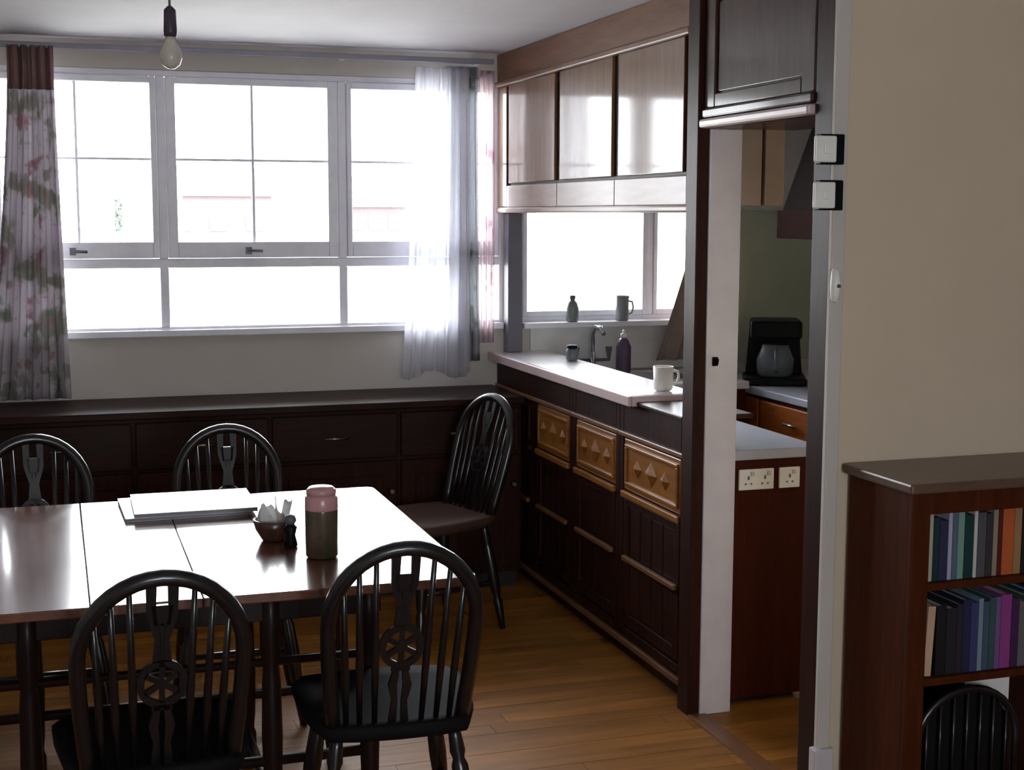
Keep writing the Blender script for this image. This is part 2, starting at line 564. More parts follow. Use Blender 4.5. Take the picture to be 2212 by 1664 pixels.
# ================================================================== peninsula
# four base cabinets that face the dining side
bays = [(4.03, 4.58), (4.58, 5.06), (5.06, 5.52), (5.52, 6.04)]
blab = ['base cabinet beside the white post, golden carved drawer over panelled door',
        'second base cabinet from the white post, golden carved drawer over panelled door',
        'third base cabinet from the white post, in deep shade',
        'base cabinet in the corner against the back wall, in deep shade']
for (ya, yb), lb in zip(bays, blab):
    n = yb - ya
    t = thing('base_cabinet', lb, 'cabinet', (XP, ya, 0), group='base cabinets under the bar')
    bx(0.0, 0.11, 0, n, 0.10, 0.945).build('body', M['mahog'], t)
    bx(0.03, 0.11, 0, n, 0, 0.10).build('plinth', M['mahog_y'], t)
    bx(-0.016, 0.03, 0, n, 0.062, 0.085).build('plinth_moulding', M['rail_wood'], t, bevel=0.005)
    s0, s1 = 0.035, n - 0.035
    fr_ = MB()
    fr_.box(-0.014, 0, 0, s0, 0.10, 0.945).box(-0.014, 0, s1, n, 0.10, 0.945)
    fr_.box(-0.014, 0, s0, s1, 0.83, 0.945).box(-0.014, 0, s0, s1, 0.10, 0.13)
    fr_.build('face_frame', M['mahog'], t, bevel=0.003)
    bx(-0.024, -0.012, 0, n, 0.822, 0.84).build('rail_moulding', M['rail_wood'], t, bevel=0.004)
    oak = M['mahog_y'] if ya > 5.5 else M['oak']  # deep shade on the corner drawer put in as darker wood
    d = bx(-0.012, 0, s0 + 0.004, s1 - 0.004, 0.632, 0.815).build('drawer', oak, t, bevel=0.004)
    mo = MB()
    for (u0, u1, v0, v1) in ((s0 + 0.02, s1 - 0.02, 0.785, 0.797), (s0 + 0.02, s1 - 0.02, 0.65, 0.662), (s0 + 0.02, s0 + 0.032, 0.662, 0.785), (s1 - 0.032, s1 - 0.02, 0.662, 0.785)):
        mo.box(-0.02, -0.01, u0, u1, v0, v1)
    mo.build('drawer_moulding', oak, d, bevel=0.003)
    # carved lozenges and rosette
    cv = MB()
    mid = (s0 + s1) / 2
    for cy, q in ((mid, 1.0), (mid - 0.115, 0.7), (mid + 0.115, 0.7)):
        cv.add([(-0.013, cy - 0.05 * q, 0.723), (-0.013, cy, 0.723 + 0.045 * q), (-0.013, cy + 0.05 * q, 0.723), (-0.013, cy, 0.723 - 0.045 * q), (-0.026, cy, 0.723)],
               [(0, 1, 4), (1, 2, 4), (2, 3, 4), (3, 0, 4), (0, 3, 2, 1)])
    cv.build('carving', oak, d)
    bx(-0.026, -0.008, s0, s1, 0.605, 0.628).build('drawer_ledge', oak, t, bevel=0.004)
    # door with two tiers of boarded panels
    dr = MB()
    dr.box(-0.014, 0, s0 + 0.003, s0 + 0.045, 0.14, 0.60).box(-0.014, 0, s1 - 0.045, s1 - 0.003, 0.14, 0.60)
    dr.box(-0.014, 0, s0 + 0.045, s1 - 0.045, 0.575, 0.60).box(-0.014, 0, s0 + 0.045, s1 - 0.045, 0.14, 0.185)
    dr.box(-0.014, 0, s0 + 0.045, s1 - 0.045, 0.36, 0.395)
    do = dr.build('door', M['mahog'], t, bevel=0.003)
    bx(-0.028, -0.01, s0 + 0.02, s1 - 0.02, 0.378, 0.396).build('door_rail_moulding', M['rail_wood'], do, bevel=0.004)
    k0, k1 = s0 + 0.047, s1 - 0.047
    nb = 4
    for z0, z1 in ((0.187, 0.358), (0.397, 0.573)):
        for i in range(nb):
            a = k0 + (k1 - k0) * i / nb
            b = k0 + (k1 - k0) * (i + 1) / nb
            bx(-0.008, 0, a + 0.003, b - 0.003, z0, z1).build('panel_board', M['mahog'], do, bevel=0.003)

# bar top: white laminate with a pink-grey edge
bt = thing('breakfast_bar', 'white laminate breakfast bar top with pinkish edge over the base cabinets', 'worktop', (1.87, 4.41, 0.947))
bx(0, 0.26, 0, 1.64, 0.0, 0.036).build('top', M['laminate'], bt, bevel=0.004)
bx(-0.012, 0.0, -0.006, 1.64, -0.002, 0.034).build('edging', M['edge'], bt, bevel=0.003)
bx(0.0, 0.26, -0.01, 0.0, -0.002, 0.034).build('edging', M['edge'], bt, bevel=0.003)
tag(bx(1.885, 2.14, 4.03, 4.398, 0.947, 0.962).build('bar_end_board', M['mahog_y'], bevel=0.004),
    'dark wooden board capping the cabinet beside the white post', 'board')
# kitchen side of the peninsula: lower units with pale worktop and a dark end panel
kp = thing('peninsula_unit', 'red-brown end of kitchen unit right of the white post, sockets on it', 'cabinet', (2.04, 4.0, 0))
bx(0.0, 0.31, 0.0, 0.02, 0.02, 0.815).build('end_panel', M['endpanel'], kp, bevel=0.002)
bx(0.0, 0.29, 0.02, 1.42, 0.08, 0.815).build('body', M['bookwood'], kp)
bx(0.02, 0.27, 0.03, 1.42, 0.0, 0.08).build('plinth', M['gap'], kp)
tag(bx(2.037, 2.37, 3.985, 5.43, 0.817, 0.85).build('peninsula_worktop', M['worktop'], bevel=0.004),
    'pale grey worktop at the kitchen side of the bar, past the white post', 'worktop')


def socket(name, label, x, z, w, gangs, grp):
    t = thing(name, label, 'socket', (x, 4.0, z), group=grp)
    bx(-w / 2, w / 2, -0.010, 0.0, -0.034, 0.034).build('plate', M['whitep'], t, bevel=0.003)
    for g in range(gangs):
        gx = (g - (gangs - 1) / 2) * w / gangs * 0.95
        pins = MB()
        pins.box(gx - 0.003, gx + 0.003, -0.0115, -0.0095, 0.0, 0.012)
        pins.box(gx - 0.013, gx - 0.007, -0.0115, -0.0095, -0.016, -0.011)
        pins.box(gx + 0.007, gx + 0.013, -0.0115, -0.0095, -0.016, -0.011)
        pins.build('pin_holes', M['greyp'], t)
        bx(gx + 0.008, gx + 0.02, -0.014, -0.009, 0.012, 0.026).build('rocker', M['white'], t, bevel=0.001)


socket('wall_socket', 'double white socket on the red-brown end panel', 2.135, 0.752, 0.125, 2, None)
socket('wall_socket', 'single white socket on the red-brown end panel', 2.255, 0.752, 0.075, 1, None)

# ------------------------------------------------------------------ hanging cupboards over the bar
ups = [(4.06, 4.66), (4.66, 5.26), (5.26, 5.91)]
ulab = ['brown wall cupboard over the bar beside the dark post, reflecting the window',
        'middle brown wall cupboard hung over the bar',
        'brown wall cupboard over the bar nearest the curtains']
for (ya, yb), lb in zip(ups, ulab):
    n = yb - ya
    t = thing('wall_cupboard', lb, 'cupboard', (XP, ya, 1.60), group='cupboards over the bar')
    bx(0.0, 0.30, 0.0, n, 0.03, 0.575).build('body', M['gap'], t)
    if ya < 4.1:
        bx(0.09, 0.238, -0.022, -0.002, 0.03, 0.575).build('end_board', M['cream'], t, bevel=0.002)
        bx(0.249, 0.318, -0.022, -0.002, 0.03, 0.575).build('end_board', M['cream'], t, bevel=0.002)
    bx(-0.014, 0.0, 0.03, n - 0.03, 0.135, 0.555).build('door', M['door_wood'], t, bevel=0.003)
    bx(-0.014, 0.0, 0.0, n, 0.03, 0.125).build('bottom_rail', M['rail_wood'], t, bevel=0.004)
tag(bx(1.893, 1.935, 4.03, 6.04, 1.606, 1.632).build('cupboard_valance', M['rail_wood'], bevel=0.008),
    'rounded brown moulding along the bottom of the bar cupboards', 'moulding')
tag(bx(1.885, 1.93, 4.03, 6.04, 2.155, 2.18).build('cupboard_cornice', M['rail_wood'], bevel=0.006),
    'thin brown moulding along the top of the bar cupboards', 'moulding')
tag(bx(1.90, 2.215, 4.035, 6.04, 2.181, H - 0.001).build('cupboard_fascia', M['rail_wood'], bevel=0.003),
    'brown wooden fascia between bar cupboards and ceiling', 'fascia')
tag(bx(1.902, 2.215, 5.912, 6.04, 1.633, 2.154).build('cupboard_end_filler', M['door_wood'], bevel=0.003),
    'narrow brown filler panel between cupboards and window wall', 'panel')

# cupboard over the kitchen doorway
oc = thing('overdoor_cupboard', 'dark brown cupboard over the kitchen doorway', 'cupboard', (XP, 3.29, 1.862))
bx(0.0, 0.30, 0.0, 0.655, 0.0, H - 1.863).build('body', M['gloss_mahog'], oc)
ff = MB().box(-0.014, 0, 0, 0.07, 0.06, 0.437).box(-0.014, 0, 0.585, 0.655, 0.06, 0.437).box(-0.014, 0, 0.07, 0.585, 0.375, 0.437).box(-0.014, 0, 0.07, 0.585, 0.06, 0.10)
ff.build('door_frame', M['gloss_mahog'], oc, bevel=0.004)
bx(-0.006, 0, 0.075, 0.58, 0.105, 0.37).build('door_panel', M['gloss_mahog'], oc, bevel=0.004)
bx(-0.022, 0, 0, 0.655, 0.03, 0.058).build('rail_moulding', M['gloss_mahog'], oc, bevel=0.006)
bx(-0.032, 0.02, 0, 0.655, 0.0, 0.027).build('bottom_moulding', M['edge'], oc, bevel=0.008)  # pale colour stands in for window light caught on the dark moulding

# ================================================================== kitchen beyond
kc = thing('sink_cabinet', 'kitchen sink unit with pale worktop under the kitchen window', 'cabinet', (2.06, 5.45, 0))
bx(0, 0.80, 0.02, 0.585, 0.08, 0.845).build('body', M['bookwood'], kc)
bx(0.02, 0.78, 0.06, 0.585, 0, 0.08).build('plinth', M['gap'], kc)
bx(0, 0.81, 0.0, 0.585, 0.846, 0.88).build('worktop', M['laminate'], kc, bevel=0.004)
sk = MB()
sk.box(0.12, 0.62, 0.1, 0.12, 0.881, 0.889).box(0.12, 0.62, 0.46, 0.48, 0.881, 0.889).box(0.12, 0.14, 0.12, 0.46, 0.881, 0.889).box(0.6, 0.62, 0.12, 0.46, 0.881, 0.889)
sk.box(0.14, 0.6, 0.12, 0.46, 0.881, 0.883)
sk.build('sink_rim', M['chrome'], kc, bevel=0.002)
tp = thing('kitchen_tap', 'chrome mixer tap at the sink under the kitchen window', 'tap', (2.33, 5.95, 0.889))
MB().lathe([(0.028, 0), (0.024, 0.02), (0.014, 0.03), (0.014, 0.09)]).build('tap_body', M['chrome'], tp)
MB().tube([(0, 0, 0.07), (0, 0, 0.17), (0, -0.03, 0.205), (0, -0.1, 0.205), (0, -0.135, 0.18)], 0.010, 10).build('spout', M['chrome'], tp)
for s_ in (-1, 1):
    MB().tube([(0, 0, 0.05), (s_ * 0.08, 0, 0.05), (s_ * 0.08, 0, 0.11)], [0.008, 0.009, 0.016], 10).build('tap_handle', M['greyp'], tp)


def bottle(name, label, cat, loc, prof, mat, cap=None):
    t = thing(name, label, cat, loc)
    MB().lathe(prof, n=18).build('body', mat, t)
    if cap:
        MB().lathe(cap[0], n=14).build('cap', cap[1], t)
    return t


M['glassg'] = plain('grey_green_glazed', (120, 130, 126), 0.25)
M['glassb'] = plain('pale_grey_glaze', (140, 146, 146), 0.3)
M['purple'] = plain('purple_plastic', (92, 74, 104), 0.35)
bottle('bottle', 'small grey-green bottle on the kitchen window sill', 'bottle', (2.245, 5.99, WZ0 + 0.005),
       [(0.022, 0), (0.028, 0.008), (0.03, 0.06), (0.022, 0.085), (0.012, 0.095), (0.012, 0.105)], M['glassg'], ([(0.014, 0.105), (0.014, 0.118), (0.002, 0.12)], M['greyp']))
cp = thing('mug', 'pale grey mug with handle on the kitchen window sill', 'mug', (2.49, 5.99, WZ0 + 0.005))
MB().lathe([(0.026, 0), (0.03, 0.006), (0.031, 0.1), (0.034, 0.115), (0.030, 0.115), (0.027, 0.1), (0.027, 0.012), (0.001, 0.010)], n=18).build('body', M['glassb'], cp)
MB().tube([(0.029, 0, 0.09), (0.05, 0, 0.085), (0.055, 0, 0.06), (0.048, 0, 0.035), (0.029, 0, 0.028)], 0.005, 8).build('handle', M['glassb'], cp)
bottle('detergent_bottle', 'purple washing-up bottle beside the kitchen tap', 'bottle', (2.42, 5.80, 0.892),
       [(0.03, 0), (0.034, 0.01), (0.034, 0.12), (0.022, 0.15), (0.014, 0.16)], M['purple'], ([(0.014, 0.16), (0.014, 0.178), (0.005, 0.18), (0.005, 0.195), (0.001, 0.196)], M['whitep']))
bottle('jar', 'small grey jar at the far end of the white bar', 'jar', (2.08, 5.55, 0.985),
       [(0.022, 0), (0.026, 0.006), (0.026, 0.045), (0.018, 0.052)], M['greyp'], ([(0.022, 0.052), (0.022, 0.064), (0.002, 0.066)], M['blackp']))
mg = thing('mug', 'white mug on the end of the bar beside the dark post', 'mug', (2.03, 4.50, 0.985))
MB().lathe([(0.028, 0), (0.034, 0.006), (0.036, 0.085), (0.033, 0.085), (0.031, 0.012), (0.001, 0.010)], n=18).build('body', M['whitep'], mg)
MB().tube([(0.034, 0, 0.07), (0.056, 0, 0.066), (0.06, 0, 0.045), (0.052, 0, 0.025), (0.034, 0, 0.02)], 0.005, 8).build('handle', M['whitep'], mg)

# far counter run on the right side of the kitchen
kr = thing('kitchen_counter', 'kitchen counter unit with orange-brown drawers and pale top, through the doorway', 'cabinet', (2.90, 4.2, 0))
M['orange'] = wood('orange_pine', (146, 74, 24), (180, 98, 34), 'y', 0.4, 0.3)
bx(0.02, 0.645, 0.0, 1.84, 0.08, 0.815).build('body', M['bookwood'], kr)
bx(0.06, 0.645, 0.0, 1.84, 0, 0.08).build('plinth', M['gap'], kr)
bx(0.0, 0.645, -0.01, 1.84, 0.817, 0.85).build('worktop', M['worktop'], kr, bevel=0.004)
for i in range(3):
    a = 0.01 + i * 0.61
    d = bx(0.0, 0.018, a, a + 0.59, 0.66, 0.80).build('drawer', M['orange'], kr, bevel=0.004)
    MB().tube([(-0.018, a + 0.24, 0.73), (-0.018, a + 0.35, 0.73)], 0.006, 8).build('handle', M['brass'], d)
    d = bx(0.0, 0.018, a, a + 0.59, 0.10, 0.65).build('door', M['bookwood'], kr, bevel=0.004)
    MB().tube([(-0.018, a + 0.05, 0.5), (-0.018, a + 0.05, 0.6)], 0.006, 8).build('handle', M['brass'], d)
cm = thing('coffee_maker', 'black coffee maker with grey jug on the far kitchen counter', 'coffee maker', (3.06, 5.58, 0.852), -0.45)
cm.scale = (1.25, 1.1, 0.95)
bx(-0.11, 0.11, -0.12, 0.12, 0.0, 0.035).build('base', M['blackp'], cm, bevel=0.008)
MB().prism([(-0.10, 0.035), (0.10, 0.035), (0.085, 0.30), (-0.085, 0.30)], lambda u, v, t: (u, t, v), 0.03, 0.12).build('tower', M['blackp'], cm, bevel=0.01)
bx(-0.09, 0.09, -0.10, 0.05, 0.215, 0.30).build('filter_head', M['blackp'], cm, bevel=0.012)
jg = MB().lathe([(0.05, 0), (0.062, 0.01), (0.066, 0.08), (0.05, 0.13), (0.046, 0.15)], (0, -0.045, 0.037), 18).build('jug', M['greyp'], cm)
MB().tube([(0.0, -0.095, 0.17), (0.0, -0.15, 0.165), (0.0, -0.155, 0.09), (0.0, -0.115, 0.065)], 0.008, 8).build('jug_handle', M['greyp'], jg)
ho = thing('cooker_hood', 'dark sloping cooker hood with brown wooden edge on the kitchen side wall', 'hood', (3.55, 4.86, 1.50))
M['hoodwood'] = plain('matt_red_brown_wood', (34, 12, 8), 0.85, spec=0.03)
M['hood'] = plain('dark_brown_metal', (24, 16, 13), 0.85, spec=0.03)
MB().prism([(-0.001, 0.11), (-0.54, 0.11), (-0.30, 0.75), (-0.001, 0.75)], lambda u, v, t: (u, t, v), 0.0, 0.60).build('canopy', M['hood'], ho, bevel=0.004)
bx(-0.555, -0.001, -0.012, 0.612, 0.0, 0.12).build('wooden_edge', M['hoodwood'], ho, bevel=0.004)


# ================================================================== curtains
def curtain(name, label, x0t, x1t, x0b, x1b, zt, zb, y, folds, amp, mat, header=None, seed=1, hemdrop=0.0):
    r_ = random.Random(seed)
    ph = [r_.uniform(0, 6.28) for _ in range(4)]

    def fn(u, v):
        z = zt + (zb - zt) * v
        e = v ** 1.4
        x = (x0t + (x0b - x0t) * e) * (1 - u) + (x1t + (x1b - x1t) * e) * u
        a = amp * (0.75 + 0.4 * v)
        yy = y + a * math.sin(u * folds * 2 * PI + ph[0]) + 0.35 * a * math.sin(u * folds * 3.3 * PI + ph[1] + 2 * v)
        x += 0.25 * a * math.sin(u * folds * 4 * PI + ph[2])
        z += hemdrop * math.sin(u * 9 + ph[3]) * v
        return (x, yy, z)
    t = thing(name, label, 'curtain', ((x0t + x1t) / 2, y, zb))
    sh = lambda q: (q[0] - (x0t + x1t) / 2, q[1] - y, q[2] - zb)
    MB().grid(folds * 12, 26, lambda u, v: sh(fn(u, v))).build('fabric', mat, t, solid=0.0015)
    if header:
        MB().grid(folds * 12, 3, lambda u, v: sh((lambda q: (q[0], q[1] - 0.007, zt + 0.012 - v * header[0]))(fn(u, 0.0)))).build('heading', header[1], t, solid=0.004)
    return t


M['floral'] = cloth('floral_print_cotton', (196, 190, 196), (206, 200, 206), 0.0, 0.25,
                    [(9, 0.54, (162, 160, 154)), (14, 0.6, (172, 148, 152)), (11, 0.6, (146, 154, 142))])
M['heading'] = cloth('brown_pink_heading', (150, 120, 116), (162, 132, 126), 0.0, 0.25)
M['sheer'] = cloth('white_voile', (236, 236, 244), (244, 244, 250), 0.5, 0.6)
M['linen'] = cloth('grey_white_linen', (176, 178, 184), (196, 198, 202), 0.08, 0.35, [(8, 0.58, (140, 146, 142))])
M['pinkv'] = cloth('pale_pink_voile', (232, 218, 222), (240, 228, 232), 0.35, 0.6, [(9, 0.6, (206, 172, 186))])
M['taupe'] = cloth('taupe_cotton', (150, 134, 126), (166, 150, 142), 0.0, 0.12)
curtain('curtain', 'floral printed curtain with brown-pink heading hanging to the sideboard', -0.145, 0.025, -0.27, 0.05, 2.245, 0.85, 5.955, 5, 0.022, M['floral'], (0.17, M['heading']), 2)
curtain('curtain', 'white sheer curtain veiling the window light beside the grey curtain', 1.50, 1.74, 1.43, 1.74, 2.225, 0.90, 5.93, 6, 0.018, M['sheer'], None, 3, 0.02)
curtain('curtain', 'gathered grey-white curtain between the sheer curtain and the bar', 1.65, 1.79, 1.67, 1.80, 2.225, 0.95, 5.975, 4, 0.016, M['linen'], (0.05, M['linen']), 4)
curtain('curtain', 'pale pink voile curtain in the corner next to the bar cupboards', 1.80, 1.868, 1.80, 1.868, 2.225, 1.03, 5.98, 3, 0.012, M['pinkv'], None, 5)
curtain('curtain', 'taupe curtain drawn aside at the kitchen window', 2.97, 3.03, 2.63, 3.02, 2.24, 0.93, 5.93, 4, 0.018, M['taupe'], None, 6)
M['railgrey'] = plain('grey_lilac_rail', (150, 148, 160), 0.5)
rl = thing('curtain_rail', 'grey curtain rail across the top of the dining window', 'curtain rail', (0.8, 5.965, 2.25))
bx(-1.12, 1.06, -0.012, 0.012, 0.0, 0.022).build('rail', M['railgrey'], rl, bevel=0.003)
for a in (-1.0, -0.3, 0.4, 1.0):
    bx(a - 0.012, a + 0.012, 0.012, 0.085, 0.002, 0.02).build('bracket', M['lilac'], rl, bevel=0.002)

# pendant bulb
pb = thing('pendant_bulb', 'bare light bulb in a dark holder hanging from the ceiling', 'lamp', (0.325, 4.0, H))
MB().lathe([(0.045, 0), (0.045, -0.012), (0.02, -0.025), (0.003, -0.027)], n=18).build('ceiling_rose', M['white'], pb)
MB().tube([(0, 0, -0.02), (0, 0, -0.15)], 0.0035, 8).build('cord', M['greyp'], pb)
MB().lathe([(0.006, -0.14), (0.016, -0.15), (0.018, -0.205), (0.017, -0.222)], n=16).build('lamp_holder', plain('dark_grey_bakelite', (70, 62, 76), 0.4), pb)
MB().lathe([(0.014, -0.222), (0.016, -0.235), (0.028, -0.262), (0.030, -0.278), (0.024, -0.297), (0.010, -0.307), (0.0005, -0.308)], n=18).build('bulb', plain('pearl_bulb_glass', (214, 208, 196), 0.25), pb)

# ================================================================== sideboard along the back wall
sb = thing('sideboard', 'long low dark wood sideboard under the dining window', 'sideboard', (0.70, 5.60, 0))
bx(-1.5, 1.175, 0.02, 0.445, 0.07, 0.80).build('body', M['mahog'], sb)
bx(-1.48, 1.165, 0.05, 0.445, 0.0, 0.07).build('plinth', M['gap'], sb)
bx(-1.51, 1.183, -0.015, 0.445, 0.801, 0.832).build('top', M['mahog_x'], sb, bevel=0.006)
nx = 5
wd = 2.66 / nx
for i in range(nx):
    a = -1.49 + i * wd + 0.008
    b = a + wd - 0.016
    d = bx(a, b, 0.0, 0.02, 0.60, 0.785).build('drawer', M['mahog_x'], sb, bevel=0.005)
    MB().tube([((a + b) / 2 - 0.05, -0.02, 0.69), ((a + b) / 2 + 0.05, -0.02, 0.69)], 0.006, 8).box((a + b) / 2 - 0.05, (a + b) / 2 - 0.04, -0.02, 0.0, 0.685, 0.695).box((a + b) / 2 + 0.04, (a + b) / 2 + 0.05, -0.02, 0.0, 0.685, 0.695).build('handle', M['brass'], d)
    d = bx(a, b, 0.0, 0.02, 0.09, 0.585).build('door', M['mahog'], sb, bevel=0.005)
    bx(a + 0.06, b - 0.06, -0.008, 0.001, 0.15, 0.525).build('raised_panel', M['mahog'], d, bevel=0.007)
    kx = b - 0.03
    MB().tube([(kx, 0.0, 0.46), (kx, -0.014, 0.46), (kx, -0.02, 0.46), (kx, -0.03, 0.46)], [0.006, 0.006, 0.014, 0.009], 10).build('knob', M['brass'], d)

# ================================================================== dining table
tb = thing('dining_table', 'polished brown dining table with dark legs, reflecting the window', 'table', (0.17, 3.68, 0))
TZ0, TZ1 = 0.728, 0.75


def slab(x0, x1, y0, y1, rl_, rr_):
    """board outline with rounded outer corners"""
    pts = []
    for (cx, cy, r_, a0) in ((x1, y0, rr_, -90), (x1, y1, rr_, 0), (x0, y1, rl_, 90), (x0, y0, rl_, 180)):
        sx = -1 if cx == x1 else 1
        sy = 1 if cy == y0 else -1
        if r_ == 0:
            pts.append((cx, cy))
        else:
            for k in range(5):
                an = math.radians(a0 + 90 * k / 4)
                pts.append((cx + sx * r_ + r_ * math.cos(an), cy + sy * r_ + r_ * math.sin(an)))
    return MB().prism(pts, lambda u, v, t: (u, v, t), TZ0, TZ1)


slab(-0.12, 0.12, -0.58, 0.58, 0, 0).build('centre_board', M['table'], tb, bevel=0.002)
slab(0.1215, 0.76, -0.58, 0.58, 0, 0.03).build('leaf', M['table'], tb, bevel=0.003)
slab(-0.76, -0.1215, -0.58, 0.58, 0.03, 0).build('leaf', M['table'], tb, bevel=0.003)
ap = MB()
ap.box(-0.55, 0.60, -0.24, -0.22, 0.585, TZ0 - 0.001).box(-0.55, 0.60, 0.28, 0.30, 0.585, TZ0 - 0.001)
ap.box(-0.55, -0.53, -0.22, 0.28, 0.585, TZ0 - 0.001).box(0.58, 0.60, -0.22, 0.28, 0.585, TZ0 - 0.001)
ap.build('apron', M['tleg'], tb, bevel=0.003)
LEG = [(0.0, 0.018), (0.03, 0.022), (0.06, 0.026), (0.10, 0.026), (0.12, 0.02), (0.16, 0.024), (0.28, 0.027), (0.42, 0.024), (0.47, 0.02), (0.5, 0.027), (0.56, 0.027), (0.727, 0.027)]
for lx, ly in ((-0.262, -0.225), (0.318, -0.225), (-0.262, 0.285), (0.318, 0.285), (-0.52, -0.225), (0.57, -0.225), (-0.52, 0.285), (0.57, 0.285)):
    MB().lathe([(r_, z) for z, r_ in LEG], (lx, ly, 0), 14).build('leg', M['tleg'], tb)
for ly in (-0.225, 0.285):
    for z, r_ in ((0.475, 0.011), (0.215, 0.014)):
        MB().tube([(-0.52, ly, z), (0.57, ly, z)], r_, 10).build('stretcher', M['tleg'], tb)
for lx in (-0.262, 0.318):
    MB().tube([(lx, -0.225, 0.10), (lx, 0.285, 0.10)], 0.014, 10).build('stretcher', M['tleg'], tb)

# ------------------------------------------------------------------ wheelback chairs


def make_chair():
    t = thing('dining_chair', '', 'chair', group='black wheelback dining chairs')
    SZ = 0.45
    out = [(-0.165, -0.19), (-0.10, -0.205), (0, -0.21), (0.10, -0.205), (0.165, -0.19), (0.195, -0.10), (0.21, 0.05), (0.212, 0.14), (0.185, 0.19), (0.11, 0.205), (0, 0.21),
           (-0.11, 0.205), (-0.185, 0.19), (-0.212, 0.14), (-0.21, 0.05), (-0.195, -0.10)]
    sm = MB()
    n = len(out)
    rings = [(0.97, SZ - 0.038), (1.0, SZ - 0.022), (1.0, SZ - 0.006), (0.965, SZ), (0.75, SZ - 0.008), (0.4, SZ - 0.013)]
    vs = [(x * k, y_ * k, z) for k, z in rings for x, y_ in out]
    fs = [(i * n + j, i * n + (j + 1) % n, (i + 1) * n + (j + 1) % n, (i + 1) * n + j) for i in range(len(rings) - 1) for j in range(n)]
    fs += [tuple(reversed(range(n))), tuple((len(rings) - 1) * n + j for j in range(n))]
    sm.add(vs, fs, True)
    sm.build('seat', M['seat'], t)
    # legs
    tops = {}
    for sx in (-1, 1):
        for sy in (-1, 1):
            a = Vector((sx * 0.135, sy * 0.14 - 0.005, SZ - 0.03))
            b = Vector((sx * 0.19, sy * 0.195 - 0.005, 0.0))
            ks = [(0, 0.013), (0.08, 0.016), (0.16, 0.019), (0.2, 0.014), (0.24, 0.02), (0.45, 0.023), (0.66, 0.019), (0.7, 0.014), (0.74, 0.019), (0.9, 0.015), (1, 0.012)]
            MB().tube([a.lerp(b, k) for k, _ in ks], [r_ for _, r_ in ks], 10).build('leg', M['black'], t)
            tops[(sx, sy)] = (a, b)
    P = lambda sx, sy, k: tops[(sx, sy)][0].lerp(tops[(sx, sy)][1], k)
    mids = []
    for sx in (-1, 1):
        a, b = P(sx, -1, 0.56), P(sx, 1, 0.56)
        mids.append(a.lerp(b, 0.5))
        MB().tube([a, a.lerp(b, 0.3), a.lerp(b, 0.5), a.lerp(b, 0.7), b], [0.009, 0.011, 0.015, 0.011, 0.009], 8).build('stretcher', M['black'], t)
    MB().tube([mids[0], mids[0].lerp(mids[1], 0.5), mids[1]], [0.009, 0.014, 0.009], 8).build('stretcher', M['black'], t)

    # back plane: s sideways, h above the seat
    def bp(s, h, d=0.0):
        return (s * 0.9, -0.175 - 0.125 * (h / 0.43) + d, SZ + h)
    HP = []
    for i in range(33):
        if i < 6:
            h = 0.255 * i / 6
            HP.append((-0.165 - 0.02 * math.sin(h / 0.255 * PI / 2), h))
        elif i > 26:
            h = 0.255 * (32 - i) / 6
            HP.append((0.165 + 0.02 * math.sin(h / 0.255 * PI / 2), h))
        else:
            a = PI - PI * (i - 6) / 20
            HP.append((0.185 * math.cos(a), 0.255 + 0.175 * math.sin(a)))
    MB().tube([bp(s, h - 0.012 if h < 0.01 else h) for s, h in HP], [0.0175] * 33, 10).build('hoop', M['black'], t)

    def hoop_h(s):
        return 0.255 + 0.175 * math.sqrt(max(0, 1 - (s / 0.185) ** 2))
    for s0, s1 in ((0.06, 0.072), (0.098, 0.113), (0.132, 0.15)):
        for sg in (-1, 1):
            hh = hoop_h(s1)
            pts = [bp(sg * (s0 + (s1 - s0) * k), -0.01 + (hh + 0.01) * k) for k in (0, 0.35, 0.6, 1)]
            MB().tube(pts, [0.0065, 0.009, 0.008, 0.0055], 8).build('spindle', M['black'], t)
    # splat with pierced wheel
    sp = MB()
    th = 0.006

    def strip(pts_l, pts_r):
        poly = pts_l + pts_r[::-1]
        sp.prism(poly, lambda u, v, w_: bp(u, v, w_), -th, th)
    strip([(-0.026, -0.005), (-0.02, 0.05), (-0.03, 0.09), (-0.018, 0.135)], [(-0.006, -0.005), (-0.005, 0.05), (-0.008, 0.09), (-0.003, 0.135)])
    strip([(0.006, -0.005), (0.005, 0.05), (0.008, 0.09), (0.003, 0.135)], [(0.026, -0.005), (0.02, 0.05), (0.03, 0.09), (0.018, 0.135)])
    strip([(-0.024, 0.128), (-0.022, 0.14)], [(0.024, 0.128), (0.022, 0.14)])
    cz = 0.19
    ring_o, ring_i, N = 0.057, 0.040, 20
    for k in range(N):
        a, b = 2 * PI * k / N, 2 * PI * (k + 1) / N
        q = [(math.cos(a), math.sin(a)), (math.cos(b), math.sin(b))]
        sp.prism([(q[0][0] * ring_o, cz + q[0][1] * ring_o), (q[1][0] * ring_o, cz + q[1][1] * ring_o),
                  (q[1][0] * ring_i, cz + q[1][1] * ring_i), (q[0][0] * ring_i, cz + q[0][1] * ring_i)], lambda u, v, w_: bp(u, v, w_), -th, th)
    for k in range(6):
        a = PI / 6 + PI * k / 3
        c_, s_ = math.cos(a), math.sin(a)
        sp.prism([(0.01 * c_ - 0.006 * s_, cz + 0.01 * s_ + 0.006 * c_), (0.01 * c_ + 0.006 * s_, cz + 0.01 * s_ - 0.006 * c_),
                  (0.044 * c_ + 0.007 * s_, cz + 0.044 * s_ - 0.007 * c_), (0.044 * c_ - 0.007 * s_, cz + 0.044 * s_ + 0.007 * c_)], lambda u, v, w_: bp(u, v, w_), -th, th)
